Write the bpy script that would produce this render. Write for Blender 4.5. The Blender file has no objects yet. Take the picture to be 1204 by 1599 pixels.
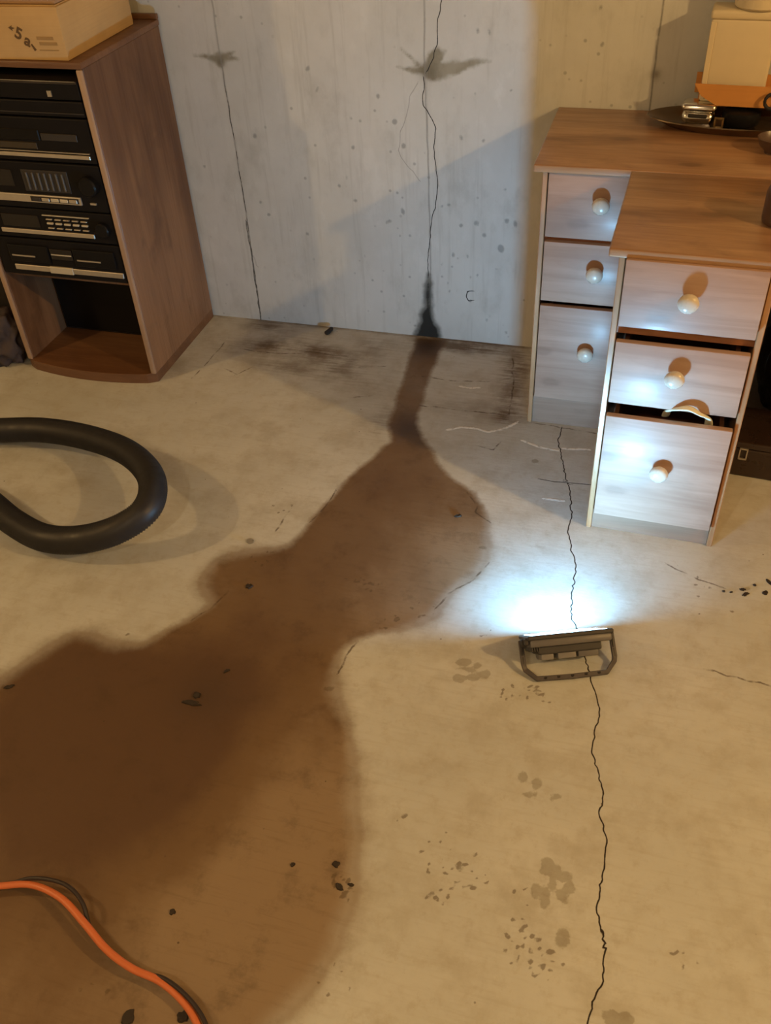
import bpy, bmesh, math, random
import numpy as np
from mathutils import Vector, Matrix, noise as mnoise

S = bpy.context.scene
C = S.collection
R = math.radians
random.seed(7)

# ------------------------------------------------------------------ camera, light, exposure
cam_d = bpy.data.cameras.new('camera')
cam = bpy.data.objects.new('camera', cam_d); C.objects.link(cam)
cam.location = (0, 0, 1.5)
cam.rotation_euler = (Matrix.Rotation(0.3196, 3, 'Z') @ Matrix.Rotation(math.pi/2-0.7103, 3, 'X') @ Matrix.Rotation(-0.0635, 3, 'Z')).to_euler()
cam_d.sensor_fit = 'HORIZONTAL'; cam_d.sensor_width = 36; cam_d.lens = 36*1443.79/1204
cam_d.clip_start = 0.02
S.camera = cam

S.view_settings.view_transform = 'Standard'
S.view_settings.look = 'None'
S.view_settings.exposure = 0.0
S.view_settings.gamma = 1.0
S.view_settings.use_curve_mapping = False
w = bpy.data.worlds.new('world'); S.world = w; w.use_nodes = True
w.node_tree.nodes['Background'].inputs[0].default_value = (0.05, 0.045, 0.04, 1)
w.node_tree.nodes['Background'].inputs[1].default_value = 1.0

WARM_A = (1.0, 0.625, 0.24)
WARM_B = (1.0, 0.64, 0.27)
WARM_C = (1.0, 0.80, 0.50)
def bulb(name, loc, power, col, radius=0.035):
    l = bpy.data.lights.new(name, 'POINT'); l.energy = power; l.color = col; l.shadow_soft_size = radius
    o = bpy.data.objects.new(name, l); o.location = loc; C.objects.link(o); return o
bulb('bare_bulb_light', (2.02, 0.68, 2.0), 122, WARM_A)
bulb('bare_bulb_light', (-2.95, 0.40, 2.05), 54, WARM_B)
bulb('bare_bulb_light', (-0.6, -0.7, 2.2), 32, WARM_C)

# ------------------------------------------------------------------ node material helpers
def new_mat(name):
    m = bpy.data.materials.new(name); m.use_nodes = True
    nt = m.node_tree; b = nt.nodes['Principled BSDF']
    return m, nt, b
class N:
    """tiny wrapper for building node trees"""
    def __init__(s, nt): s.nt = nt; s.L = nt.links
    def n(s, t, **k):
        x = s.nt.nodes.new(t)
        for a, v in k.items(): setattr(x, a, v)
        return x
    def put(s, sock, v):
        if isinstance(v, bpy.types.NodeSocket): s.L.new(v, sock)
        elif isinstance(v, (tuple, list)) and sock.type == 'RGBA' and len(v) == 3: sock.default_value = (*v, 1)
        else: sock.default_value = v
    def math(s, op, a, b=0.0, c=0.0, clamp=False):
        x = s.n('ShaderNodeMath', operation=op, use_clamp=clamp)
        s.put(x.inputs[0], a); s.put(x.inputs[1], b); s.put(x.inputs[2], c); return x.outputs[0]
    def ss(s, v, lo, hi, a=0.0, b=1.0):
        x = s.n('ShaderNodeMapRange', interpolation_type='SMOOTHSTEP')
        s.put(x.inputs[0], v); s.put(x.inputs[1], lo); s.put(x.inputs[2], hi); s.put(x.inputs[3], a); s.put(x.inputs[4], b); return x.outputs[0]
    def mix(s, f, a, b, mode='MIX'):
        x = s.n('ShaderNodeMix', data_type='RGBA', blend_type=mode)
        s.put(x.inputs[0], f); s.put(x.inputs[6], a); s.put(x.inputs[7], b); return x.outputs[2]
    def attr(s, name):
        return s.n('ShaderNodeAttribute', attribute_name=name).outputs['Fac']
    def obj(s): return s.n('ShaderNodeTexCoord').outputs['Object']
    def gen(s): return s.n('ShaderNodeTexCoord').outputs['Object']
    def map(s, v, scale=(1,1,1), rot=(0,0,0), loc=(0,0,0)):
        x = s.n('ShaderNodeMapping'); s.put(x.inputs[0], v); x.inputs['Scale'].default_value = scale; x.inputs['Rotation'].default_value = rot; x.inputs['Location'].default_value = loc
        return x.outputs[0]
    def noise(s, v, scale=5, detail=4, rough=0.55, dist=0.0):
        x = s.n('ShaderNodeTexNoise'); s.put(x.inputs['Vector'], v)
        x.inputs['Scale'].default_value = scale; x.inputs['Detail'].default_value = detail; x.inputs['Roughness'].default_value = rough; x.inputs['Distortion'].default_value = dist
        return x.outputs[0]
    def vor(s, v, scale=5, feature='F1', rnd=1.0):
        x = s.n('ShaderNodeTexVoronoi', feature=feature); s.put(x.inputs['Vector'], v); x.inputs['Scale'].default_value = scale; x.inputs['Randomness'].default_value = rnd
        return x
    def bump(s, h, strength=0.3, dist=0.002):
        x = s.n('ShaderNodeBump'); s.put(x.inputs['Height'], h); x.inputs['Strength'].default_value = strength; x.inputs['Distance'].default_value = dist
        return x.outputs[0]

def plain(name, col, rough=0.5, metal=0.0, var=0.12, nscale=30, bump=0.0, spec=0.5, coat=0.0):
    """a one-colour material with a little procedural mottling and wear"""
    m, nt, b = new_mat(name); g = N(nt)
    nz = g.noise(g.obj(), nscale, 5, 0.6)
    lo = tuple(c*(1-var) for c in col); hi = tuple(min(1, c*(1+var)) for c in col)
    g.put(b.inputs['Base Color'], g.mix(nz, lo, hi))
    g.put(b.inputs['Roughness'], g.ss(nz, 0.2, 0.8, max(0, rough-0.06), min(1, rough+0.06)))
    b.inputs['Metallic'].default_value = metal
    b.inputs['Specular IOR Level'].default_value = spec
    b.inputs['Coat Weight'].default_value = coat
    if bump: g.put(b.inputs['Normal'], g.bump(nz, bump, 0.002))
    return m

def wood(name, dark, mid, light, scale, axis='X', rough=0.35, knots=0.0, coat=0.0, grain=1.0, seed=0.0, flat='Z', broad=0.5):
    m, nt, b = new_mat(name); g = N(nt)
    o = g.obj()
    st = {'X': (1.0, 14, 14), 'Y': (14, 1.0, 14), 'Z': (14, 14, 1.0)}[axis]
    v = g.map(o, st, loc=(seed, seed*1.7, seed*.3))
    n1 = g.noise(v, scale, 5, 0.6, 0.8)
    fine = g.noise(g.map(o, tuple(x*5 if x > 2 else 2.0 for x in st)), scale*1.6, 4, 0.7)
    low = g.noise(g.map(o, tuple(x*.22 if x > 2 else 0.8 for x in st), loc=(seed*2, 3, 1)), scale*.8, 3, 0.5)
    c = g.mix(g.ss(n1, 0.32, 0.68), dark, light)
    c = g.mix(broad, c, g.mix(g.ss(low, 0.35, 0.65), dark, light))
    c = g.mix(g.math('MULTIPLY', g.ss(g.noise(g.map(o, tuple(x*.35 if x > 2 else 3.0 for x in st), loc=(seed, 1, seed)), scale, 4, .6, .5), .52, .72), .55*broad), c, tuple(x*.55 for x in dark))
    c = g.mix(g.math('MULTIPLY', g.ss(fine, 0.52, 0.75), 0.45*grain), c, dark)
    if knots:
        sp3 = g.n('ShaderNodeSeparateXYZ'); g.put(sp3.inputs[0], o); cb = g.n('ShaderNodeCombineXYZ')
        ax = [a for a in 'XYZ' if a != flat]
        for q, a in enumerate(ax):
            g.put(cb.inputs[q], g.math('MULTIPLY_ADD', sp3.outputs[a], 3.4 if a == axis else 7.5, seed*(1.3+q)))
        vr = g.vor(cb.outputs[0], 1.0); vr.voronoi_dimensions = '2D'; d = vr.outputs['Distance']
        dd = g.math('ADD', d, g.math('MULTIPLY', g.noise(o, 40, 3), 0.08))
        c = g.mix(g.ss(dd, 0.09, 0.17, knots*.9, 0.0), c, tuple(x*.33 for x in dark))
        ring = g.math('MULTIPLY', g.ss(dd, 0.14, 0.42, 1.0, 0.0), 0.6*knots)
        c = g.mix(ring, c, dark)
    g.put(b.inputs['Base Color'], c)
    g.put(b.inputs['Roughness'], g.ss(fine, 0.3, 0.7, rough-0.05, rough+0.1))
    b.inputs['Coat Weight'].default_value = coat; b.inputs['Coat Roughness'].default_value = 0.22
    g.put(b.inputs['Normal'], g.bump(fine, 0.08, 0.001))
    return m

# ------------------------------------------------------------------ mesh helpers
def link(name, me, mat=None, parent=None, loc=(0,0,0), rot=(0,0,0), smooth=False):
    o = bpy.data.objects.new(name, me); C.objects.link(o)
    if mat: me.materials.append(mat)
    if smooth:
        for p in me.polygons: p.use_smooth = True
    o.location = loc; o.rotation_euler = rot
    if parent: o.parent = parent
    return o
def obj(name, bm, mat=None, parent=None, loc=(0,0,0), rot=(0,0,0), smooth=False, sharp=None):
    bmesh.ops.recalc_face_normals(bm, faces=bm.faces)
    me = bpy.data.meshes.new(name); bm.to_mesh(me); bm.free()
    o = link(name, me, mat, parent, loc, rot, smooth or sharp is not None)
    if sharp is not None: me.set_sharp_from_angle(angle=R(sharp))
    return o
def box(x0, x1, y0, y1, z0, z1, bev=0.0, seg=2, bm=None):
    t = bmesh.new()
    bmesh.ops.create_cube(t, size=1)
    for v in t.verts:
        v.co = Vector((x0+(v.co.x+.5)*(x1-x0), y0+(v.co.y+.5)*(y1-y0), z0+(v.co.z+.5)*(z1-z0)))
    if bev: bmesh.ops.bevel(t, geom=list(t.edges), offset=bev, segments=seg, affect='EDGES', profile=0.5)
    if bm is None: return t
    me = bpy.data.meshes.new('tmp'); t.to_mesh(me); t.free(); bm.from_mesh(me); bpy.data.meshes.remove(me)
    return bm
def prism(poly, h0, h1, plane='XY', bev=0.0):
    """extrude a 2-D outline"""
    bm = bmesh.new()
    def P(p, h): return {'XY': (p[0], p[1], h), 'XZ': (p[0], h, p[1]), 'YZ': (h, p[0], p[1])}[plane]
    a = [bm.verts.new(P(p, h0)) for p in poly]; b = [bm.verts.new(P(p, h1)) for p in poly]
    n = len(poly)
    bm.faces.new(a); bm.faces.new(b)
    for i in range(n): bm.faces.new((a[i], a[(i+1) % n], b[(i+1) % n], b[i]))
    bmesh.ops.recalc_face_normals(bm, faces=bm.faces)
    if bev: bmesh.ops.bevel(bm, geom=list(bm.edges), offset=bev, segments=2, affect='EDGES', profile=0.5)
    return bm
def lathe(prof, seg=24, axis='Z', bm=None):
    bm = bm or bmesh.new(); rings = []
    for r, z in prof:
        ring = []
        for i in range(seg):
            a = 2*math.pi*i/seg; c, s = r*math.cos(a), r*math.sin(a)
            ring.append(bm.verts.new({'Z': (c, s, z), 'Y': (c, z, s), 'X': (z, c, s)}[axis]))
        rings.append(ring)
    for q in range(len(rings)-1):
        for i in range(seg):
            bm.faces.new((rings[q][i], rings[q][(i+1) % seg], rings[q+1][(i+1) % seg], rings[q+1][i]))
    bm.faces.new(rings[0]); bm.faces.new(rings[-1])
    return bm
def catmull(pts, n=10):
    P = [Vector(p) for p in pts]; P = [P[0]*2-P[1]] + P + [P[-1]*2-P[-2]]; out = []
    for i in range(1, len(P)-2):
        for k in range(n):
            t = k/n
            out.append(0.5*((2*P[i])+(P[i+1]-P[i-1])*t+(2*P[i-1]-5*P[i]+4*P[i+1]-P[i+2])*t*t+(3*P[i]-P[i-1]-3*P[i+1]+P[i+2])*t**3))
    out.append(P[-2]); return out
def resample(path, step):
    out = [path[0]]; acc = 0.0; last = path[0]
    for p in path[1:]:
        d = (p-last).length
        while acc+d >= step:
            f = (step-acc)/d; last = last.lerp(p, f); out.append(last); d = (p-last).length; acc = 0.0
        acc += d; last = p
    return out
def tube(path, rad, seg=10, bm=None, flat=1.0, cap=True):
    """sweep a circle; rad is a number or a function of the index; flat squashes it vertically"""
    bm = bm or bmesh.new(); rings = []; n = len(path); up0 = Vector((0,0,1))
    for i, p in enumerate(path):
        t = (path[min(i+1, n-1)]-path[max(i-1, 0)]).normalized()
        up = up0 if abs(t.z) < .95 else Vector((0,1,0))
        sx = t.cross(up).normalized(); sy = sx.cross(t).normalized()
        r = rad(i) if callable(rad) else rad
        rings.append([bm.verts.new(p+sx*(r*math.cos(2*math.pi*k/seg))+sy*(r*flat*math.sin(2*math.pi*k/seg))) for k in range(seg)])
    for a in range(n-1):
        for k in range(seg):
            bm.faces.new((rings[a][k], rings[a][(k+1) % seg], rings[a+1][(k+1) % seg], rings[a+1][k]))
    if cap: bm.faces.new(rings[0]); bm.faces.new(rings[-1])
    return bm
def empty(name, loc, rz=0.0):
    o = bpy.data.objects.new(name, None); o.empty_display_size = .05; C.objects.link(o)
    o.location = loc; o.rotation_euler = (0, 0, rz); return o
def tag(o, label, cat, group=None):
    o['label'] = label; o['category'] = cat
    if group: o['group'] = group
    return o
def struct(o): o['kind'] = 'structure'; return o

# ------------------------------------------------------------------ signed-distance helpers for stains and cracks
def seg_dist(px, py, poly, closed=False):
    """unsigned distance, and distance signed by the side of the nearest segment"""
    best = np.full(px.shape, 1e9, np.float32); sg = np.ones(px.shape, np.float32)
    n = len(poly)
    for i in range(n if closed else n-1):
        ax, ay = poly[i]; bx, by = poly[(i+1) % n]
        dx, dy = bx-ax, by-ay; L = dx*dx+dy*dy+1e-12
        t = np.clip(((px-ax)*dx+(py-ay)*dy)/L, 0, 1)
        d = np.hypot(px-(ax+t*dx), py-(ay+t*dy)); m = d < best
        side = np.where(dx*(py-ay)-dy*(px-ax) >= 0, 1.0, -1.0)
        best = np.where(m, d, best); sg = np.where(m, side, sg)
    return best, best*sg
def poly_sdf(px, py, poly):
    d, _ = seg_dist(px, py, poly, True); ins = np.zeros(px.shape, bool); n = len(poly)
    for i in range(n):
        ax, ay = poly[i]; bx, by = poly[(i+1) % n]
        if ay == by: continue
        c = ((ay > py) != (by > py)) & (px < (bx-ax)*(py-ay)/(by-ay)+ax); ins ^= c
    return np.where(ins, d, -d)
def lines(px, py, polys):
    """nearest of several polylines: (unsigned, signed), computed only near each"""
    U = np.full(px.shape, 1.0, np.float32); Sg = np.full(px.shape, 1.0, np.float32)
    for p in polys:
        xs = [q[0] for q in p]; ys = [q[1] for q in p]
        m = (px > min(xs)-.05) & (px < max(xs)+.05) & (py > min(ys)-.05) & (py < max(ys)+.05)
        if not m.any(): continue
        u, s = seg_dist(px[m], py[m], p)
        k = u < U[m]; a = U[m]; b = Sg[m]; a[k] = u[k]; b[k] = s[k]; U[m] = a; Sg[m] = b
    return U, Sg
def jag(poly, step=0.012, amp=0.004, seed=1):
    """roughen a polyline into a hairline crack"""
    rnd = random.Random(seed); out = []
    for (ax, ay), (bx, by) in zip(poly, poly[1:]):
        n = max(1, int(math.hypot(bx-ax, by-ay)/step)); L = math.hypot(bx-ax, by-ay)+1e-9
        for k in range(n):
            t = k/n; o = rnd.uniform(-amp, amp) if k else 0
            out.append((ax+(bx-ax)*t-(by-ay)/L*o, ay+(by-ay)*t+(bx-ax)/L*o))
    out.append(poly[-1]); return out
def grid_mesh(name, us, vs, to3d):
    U, V = np.meshgrid(us, vs); nu, nv = len(us), len(vs)
    co = np.stack(to3d(U.ravel(), V.ravel()), 1).astype(np.float32)
    i = np.arange((nu-1)*(nv-1)); r, c = divmod(i, nu-1); a = r*nu+c
    quads = np.stack([a, a+1, a+nu+1, a+nu], 1).ravel().astype(np.int32)
    me = bpy.data.meshes.new(name)
    me.vertices.add(nu*nv); me.vertices.foreach_set('co', co.ravel())
    me.loops.add(len(quads)); me.loops.foreach_set('vertex_index', quads)
    me.polygons.add(len(i)); me.polygons.foreach_set('loop_start', (i*4).astype(np.int32))
    me.update(calc_edges=True); me.validate()
    return me, U.ravel(), V.ravel()
def set_attr(me, name, arr):
    a = me.attributes.new(name, 'FLOAT', 'POINT'); a.data.foreach_set('value', np.ascontiguousarray(arr, np.float32))

WALL_Y = 2.5057
# ================================================================== FLOOR
fx = np.concatenate([np.array([-3.4,-2.8,-2.4]), np.arange(-2.0, 0.62, 0.005), np.array([.8,1.2,1.8,2.6])])
fy = np.concatenate([np.array([-1.6,-1,-.5,0]), np.arange(0.30, WALL_Y, 0.005), np.array([WALL_Y+.003])])
floor_me, X, Y = grid_mesh('floor', fx, fy, lambda u, v: (u, v, 0*u))
wet_poly = [(-0.681,2.491),(-0.677,2.381),(-0.659,2.223),(-0.647,2.090),(-0.645,2.014),(-0.613,1.941),(-0.640,1.870),(-0.667,1.813),(-0.682,1.749),(-0.696,1.685),(-0.710,1.625),(-0.716,1.572),(-0.730,1.521),(-0.745,1.489),(-0.785,1.466),(-0.829,1.451),(-0.875,1.422),(-0.902,1.389),(-0.908,1.343),(-0.891,1.300),(-0.849,1.264),(-0.871,1.215),(-0.906,1.165),(-0.941,1.119),(-0.989,1.107),(-1.058,1.119),(-1.109,1.111),(-1.143,1.072),(-1.172,1.017),(-1.196,0.957),(-1.235,0.879),(-1.215,0.726),(-0.978,0.412),(-0.849,0.272),(-0.553,0.317),(-0.392,0.412),(-0.379,0.461),(-0.357,0.505),(-0.339,0.549),(-0.325,0.605),(-0.323,0.659),(-0.330,0.715),(-0.348,0.783),(-0.375,0.867),(-0.407,0.958),(-0.442,1.026),(-0.476,1.082),(-0.504,1.143),(-0.511,1.198),(-0.494,1.236),(-0.464,1.262),(-0.415,1.283),(-0.366,1.314),(-0.338,1.345),(-0.328,1.395),(-0.310,1.447),(-0.281,1.485),(-0.268,1.532),(-0.272,1.598),(-0.291,1.664),(-0.316,1.732),(-0.349,1.776),(-0.389,1.806),(-0.430,1.838),(-0.464,1.872),(-0.494,1.923),(-0.526,1.960),(-0.554,2.014),(-0.574,2.089),(-0.579,2.171),(-0.589,2.273),(-0.592,2.383),(-0.586,2.461),(-0.587,2.501)]
set_attr(floor_me, 'wet', np.clip(poly_sdf(X, Y, wet_poly), -.4, .4))
# edge softness: the outline is crisp up by the wall, blurred at the right and left
soft = np.zeros(X.shape, np.float32)
for (cx, cy), r in zip([(-0.380,0.866),(-0.320,0.638),(-1.154,1.039),(-1.044,1.123),(-0.842,1.444),(-0.895,1.320),(-0.323,1.373),(-0.486,1.096),(-0.390,0.487),(-0.297,1.525)], (.16,.2,.18,.12,.1,.1,.12,.1,.2,.12)):
    soft = np.maximum(soft, np.exp(-((X-cx)**2+(Y-cy)**2)/(r*r)))
set_attr(floor_me, 'soft', soft)
# how deep the damp has soaked
dk = np.zeros(X.shape, np.float32)
for (cx, cy), r, a in zip([(-0.583,2.024),(-0.593,1.802),(-0.639,2.431),(-0.756,1.030),(-0.935,0.826),(-1.086,0.882),(-0.755,0.771),(-0.691,1.265),(-1.026,1.034),(-0.572,1.506),(-0.760,1.486),(-0.884,0.608),(-0.810,0.935)], (.07,.13,.08,.16,.2,.2,.2,.16,.12,.16,.08,.15,.16), (1.,.55,.9,.75,.7,.6,.55,.35,.6,.25,.4,.35,.6)):
    dk += a*np.exp(-((X-cx)**2+(Y-cy)**2)/(r*r))
for (cx, cy), r, a in zip([(-0.434,0.724),(-0.456,0.570),(-0.549,0.525),(-0.364,1.554),(-0.461,1.340),(-0.488,0.909)], (.16,.16,.14,.1,.12,.12), (.5,.5,.3,.45,.3,.3)):
    dk -= a*np.exp(-((X-cx)**2+(Y-cy)**2)/(r*r))
set_attr(floor_me, 'deep', dk)
bk = np.zeros(X.shape, np.float32)
for (cx, cy), r, a in zip([(-0.637,2.451),(-0.655,2.416),(-0.577,2.003),(-0.605,2.051),(-0.543,1.956),(-0.750,1.023)], (.05,.035,.055,.04,.04,.07), (.8,.4,.55,.3,.4,.35)):
    bk = np.maximum(bk, a*np.exp(-((X-cx)**2+(Y-cy)**2)/(r*r)))
set_attr(floor_me, 'black', bk)
# brown grime along the foot of the wall
gr = np.zeros(X.shape, np.float32)
for (cx, cy), rx, ry, a in zip([(-1.178,2.467),(-1.025,2.354),(-1.045,2.235),(-0.868,2.327),(-1.276,2.324),(-0.791,2.421),(-0.594,2.460),(-0.454,2.468),(-0.345,2.359),(-0.325,2.191),(-0.311,2.113),(-0.425,2.137),(-0.748,2.205),(-0.657,2.024),(-0.883,2.249),(-1.153,2.348),(-1.380,2.167)],
        (.10,.12,.1,.1,.05,.1,.1,.12,.05,.04,.05,.12,.1,.06,.08,.08,.05), (.03,.06,.04,.05,.05,.06,.03,.04,.1,.08,.03,.06,.1,.08,.05,.05,.05), (.6,.75,.5,.4,.35,.3,.9,.6,.75,.7,.6,.25,.2,.35,.4,.45,.25)):
    gr += a*np.exp(-((X-cx)/rx)**2-((Y-cy)/ry)**2)
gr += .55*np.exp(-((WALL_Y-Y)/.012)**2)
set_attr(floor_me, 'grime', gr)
# cracks
crack_main = jag([(-0.172,2.103),(-0.173,2.036),(-0.144,1.928),(-0.115,1.828),(-0.099,1.741),(-0.102,1.683),(-0.083,1.614),(-0.067,1.567),(-0.065,1.474),(-0.056,1.401),(-0.035,1.365),(-0.013,1.297),(0.001,1.249),(0.019,1.204),(0.029,1.161),(0.023,1.118),(0.023,1.081),(0.040,1.034),(0.054,0.989),(0.052,0.942),(0.069,0.902),(0.070,0.853),(0.067,0.800),(0.066,0.766),(0.080,0.737),(0.085,0.702),(0.086,0.652),(0.074,0.624),(0.073,0.582),(0.070,0.502),(0.088,0.426)], .0075, .0028, 3)
crack_side = [(-0.197,1.868),(-0.160,1.865),(-0.120,1.869),(-0.065,1.873)]
crack_twig = [(0.072,0.751),(0.080,0.723),(0.088,0.718),(0.085,0.702)]
u, s = lines(X, Y, [crack_main, crack_side, crack_twig]); set_attr(floor_me, 'crack_u', u); set_attr(floor_me, 'crack_s', s)
# trowel ridges, hairline dark scratches and the lifted skin at the stain's edge
scr = [jag(p, .02, .003, i) for i, p in enumerate([
    [(-0.610,2.276),(-0.530,2.271),(-0.418,2.287),(-0.348,2.323)], [(-0.581,2.127),(-0.497,2.128),(-0.387,2.129),(-0.324,2.133)], [(-0.367,2.429),(-0.339,2.290),(-0.323,2.127)],
    [(-1.297,2.128),(-1.288,2.204),(-1.284,2.342)], [(-1.207,2.318),(-1.139,2.312),(-1.036,2.324)], [(-1.221,2.199),(-1.167,2.173),(-1.140,2.219)],
    [(-0.696,1.711),(-0.704,1.632),(-0.719,1.579)], [(-0.824,1.305),(-0.840,1.250),(-0.867,1.208)], [(-0.488,1.237),(-0.502,1.188),(-0.504,1.143)], [(-0.365,1.772),(-0.330,1.729),(-0.331,1.704),(-0.289,1.676)], [(-0.265,1.532),(-0.286,1.474),(-0.333,1.415),(-0.350,1.366)],
    [(-0.386,1.975),(-0.336,1.963),(-0.323,2.004)], [(-1.021,2.343),(-0.872,2.342)], [(-0.775,2.130),(-0.731,2.146)], [(0.130,1.624),(0.201,1.588),(0.256,1.574)], [(0.221,1.328),(0.349,1.314)], [(-0.814,2.289),(-0.738,2.308)],
    [(-0.257,2.109),(-0.133,2.099),(-0.046,2.093)], [(-0.792,1.526),(-0.786,1.601),(-0.783,1.614)]])]
u, s = lines(X, Y, scr); set_attr(floor_me, 'scr_u', u); set_attr(floor_me, 'scr_s', s)
# white lime crust and paint flakes
lime = [jag(p, .02, .002, 40+i) for i, p in enumerate([
    [(-0.476,2.028),(-0.442,2.048),(-0.398,2.051),(-0.365,2.040),(-0.329,2.063),(-0.295,2.104)], [(-0.269,2.024),(-0.223,2.005),(-0.161,1.998)], [(-0.488,2.248),(-0.462,2.243),(-0.434,2.252)], [(-0.156,2.011),(-0.089,2.019)], [(-0.174,1.794),(-0.127,1.795)]])]
u, s = lines(X, Y, lime); set_attr(floor_me, 'lime_u', u); set_attr(floor_me, 'lime_s', s)
# damp boot and paw prints: union of ellipses
prints = np.full(X.shape, -.1, np.float32)
def ell(field, cx, cy, rx, ry, ang=0.0):
    c, q = math.cos(ang), math.sin(ang); a = (X-cx)*c+(Y-cy)*q; b = -(X-cx)*q+(Y-cy)*c
    r = min(rx, ry); return np.maximum(field, ((1-np.sqrt((a/rx)**2+(b/ry)**2))*r).astype(np.float32))
for (cx, cy), rx, ry, an in zip(
    [(-0.256,1.230),(-0.228,1.228),(-0.256,1.186),(-0.231,1.196),(-0.209,1.212),(-0.246,1.215),(-0.024,0.829),(-0.010,0.819),(0.006,0.813),(0.016,0.798),(0.008,0.781),(-0.011,0.797),(-0.029,0.816),(0.017,0.710),(-0.037,0.776),(-0.020,0.772),(0.105,0.609),(0.124,0.612),(-0.094,0.987),(-0.081,0.955),(-0.064,0.980),(-0.028,0.962),(0.303,1.581),(-0.508,1.099),(-0.286,1.583),(-0.221,1.939)],
    (.016,.012,.013,.010,.013,.02, .009,.012,.013,.011,.010,.009,.008, .013, .010,.008, .015,.014, .008,.014,.008,.010, .01,.012, .01,.009),
    (.011,.010,.011,.010,.012,.008, .014,.010,.012,.015,.013,.014,.008, .017, .016,.018, .012,.01, .012,.006,.011,.007, .004,.005, .006,.011),
    (0,.3,0,.2,.4,0, .1,.5,0,0,.3,0,.2, .3, 0,.1, 0,.2, 0,.2,0,.5, 0,.3, 0,0)):
    prints = ell(prints, cx, cy, rx, ry, an)
set_attr(floor_me, 'prints', prints)
# dark specks of dried mud
sp = np.full(X.shape, -.1, np.float32)
rnd = random.Random(11)
for (cx, cy), r, n in zip([(-0.143,1.164),(-0.110,1.197),(-0.088,1.177),(-0.185,0.776),(-0.189,0.745),(-0.161,0.770),(-0.360,0.713),(-0.350,0.698),(-0.371,0.728),(-0.022,0.684),(-0.003,0.658),(-0.047,0.677),(-0.044,0.721),(-0.543,1.413),(-0.508,1.400),(-0.436,1.306),(-0.378,1.360),(-0.789,1.433),(0.202,1.557),(-0.140,0.775),(-0.286,0.856),(-0.051,0.764),(0.207,0.724),(-0.979,1.119),(-1.048,0.993),(-1.172,0.945),(-0.680,0.449),(-0.318,0.550),(-0.226,1.319),(-0.811,1.620),(0.231,1.485),(-0.190,0.798)],
        (.03,.02,.02,.04,.03,.03,.015,.02,.012,.03,.03,.03,.02,.03,.02,.03,.03,.03,.04,.03,.012,.02,.02,.02,.02,.014,.03,.03,.02,.03,.05,.05), (10,7,7,10,8,8,6,8,4,12,12,10,5,10,8,10,10,6,6,4,3,5,5,3,5,4,4,7,3,4,4,8)):
    for k in range(n):
        a = rnd.uniform(0, 6.28); d = r*math.sqrt(rnd.random())
        sp = ell(sp, cx+d*math.cos(a), cy+d*math.sin(a), rnd.uniform(.0018,.006), rnd.uniform(.0015,.004), rnd.uniform(0, 3))
set_attr(floor_me, 'specks', sp)

m, nt, b = new_mat('floor_concrete'); g = N(nt); P = g.obj()
n_big = g.noise(P, 2.2, 5, 0.6); n_mid = g.noise(P, 9, 6, 0.65); n_fine = g.noise(P, 90, 5, 0.7); n_str = g.noise(g.map(P, (2.0, 22, 1), (0,0,.2)), 5, 5, 0.6)
wetv = g.attr('wet'); softv = g.attr('soft')
edge = g.math('ADD', wetv, g.math('MULTIPLY', g.math('SUBTRACT', n_mid, .5), .03))
edge = g.math('ADD', edge, g.math('MULTIPLY', g.math('SUBTRACT', n_fine, .5), .008))
half = g.math('MULTIPLY_ADD', softv, .034, .010)
wet = g.ss(edge, g.math('MULTIPLY', half, -1.0), half)
dry = g.mix(g.ss(n_big, .3, .7), (.50,.505,.475), (.59,.595,.565))
dry = g.mix(g.math('MULTIPLY', g.ss(n_mid, .42, .72), .8), dry, (.42,.40,.345))
dry = g.mix(g.math('MULTIPLY', g.ss(g.noise(P, 28, 5, .7), .5, .72), .45), dry, (.40,.365,.295))
dry = g.mix(g.math('MULTIPLY', g.ss(n_str, .48, .75), .4), dry, (.43,.405,.35))
dry = g.mix(g.math('MULTIPLY', g.ss(n_fine, .55, .8), .3), dry, (.37,.335,.275))
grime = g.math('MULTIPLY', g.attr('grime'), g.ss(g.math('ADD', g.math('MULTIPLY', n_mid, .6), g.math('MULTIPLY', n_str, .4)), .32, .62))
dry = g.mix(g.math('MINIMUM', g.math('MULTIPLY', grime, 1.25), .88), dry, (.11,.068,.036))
deep = g.math('ADD', g.attr('deep'), g.math('MULTIPLY', g.math('SUBTRACT', n_big, .5), .9))
deep = g.math('ADD', deep, g.math('MULTIPLY', g.math('SUBTRACT', n_mid, .5), .8))
wc = g.mix(g.ss(deep, -.45, .25), (.28,.20,.125), (.175,.108,.056))
wc = g.mix(g.ss(deep, .2, 1.0), wc, (.112,.062,.034))
wc = g.mix(g.math('MULTIPLY', g.ss(n_str, .5, .75), .25), wc, (.12,.07,.03))
wc = g.mix(g.attr('black'), wc, (.045,.030,.022))
wc = g.mix(g.math('MULTIPLY', g.ss(g.noise(P, 14, 5, .7), .5, .7), .35), wc, (.075,.042,.02))
col = g.mix(wet, dry, wc)
rim = g.math('MULTIPLY', g.ss(g.math('ABSOLUTE', edge), 0, .012, 1, 0), .25)
col = g.mix(rim, col, (.20,.13,.055))
pr = g.ss(g.math('ADD', g.attr('prints'), g.math('ADD', g.math('MULTIPLY', g.math('SUBTRACT', n_fine, .5), .006), g.math('MULTIPLY', g.math('SUBTRACT', g.noise(P, 38, 4), .5), .022))), -.0016, .0016)
col = g.mix(g.math('MULTIPLY', pr, .5), col, g.mix(1.0, col, (.42,.36,.26), 'MULTIPLY'))
spk = g.ss(g.math('ADD', g.attr('specks'), g.math('MULTIPLY', g.math('SUBTRACT', n_fine, .5), .004)), -.0008, .0008)
col = g.mix(g.math('MULTIPLY', spk, .62), col, (.10,.065,.033))
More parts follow.
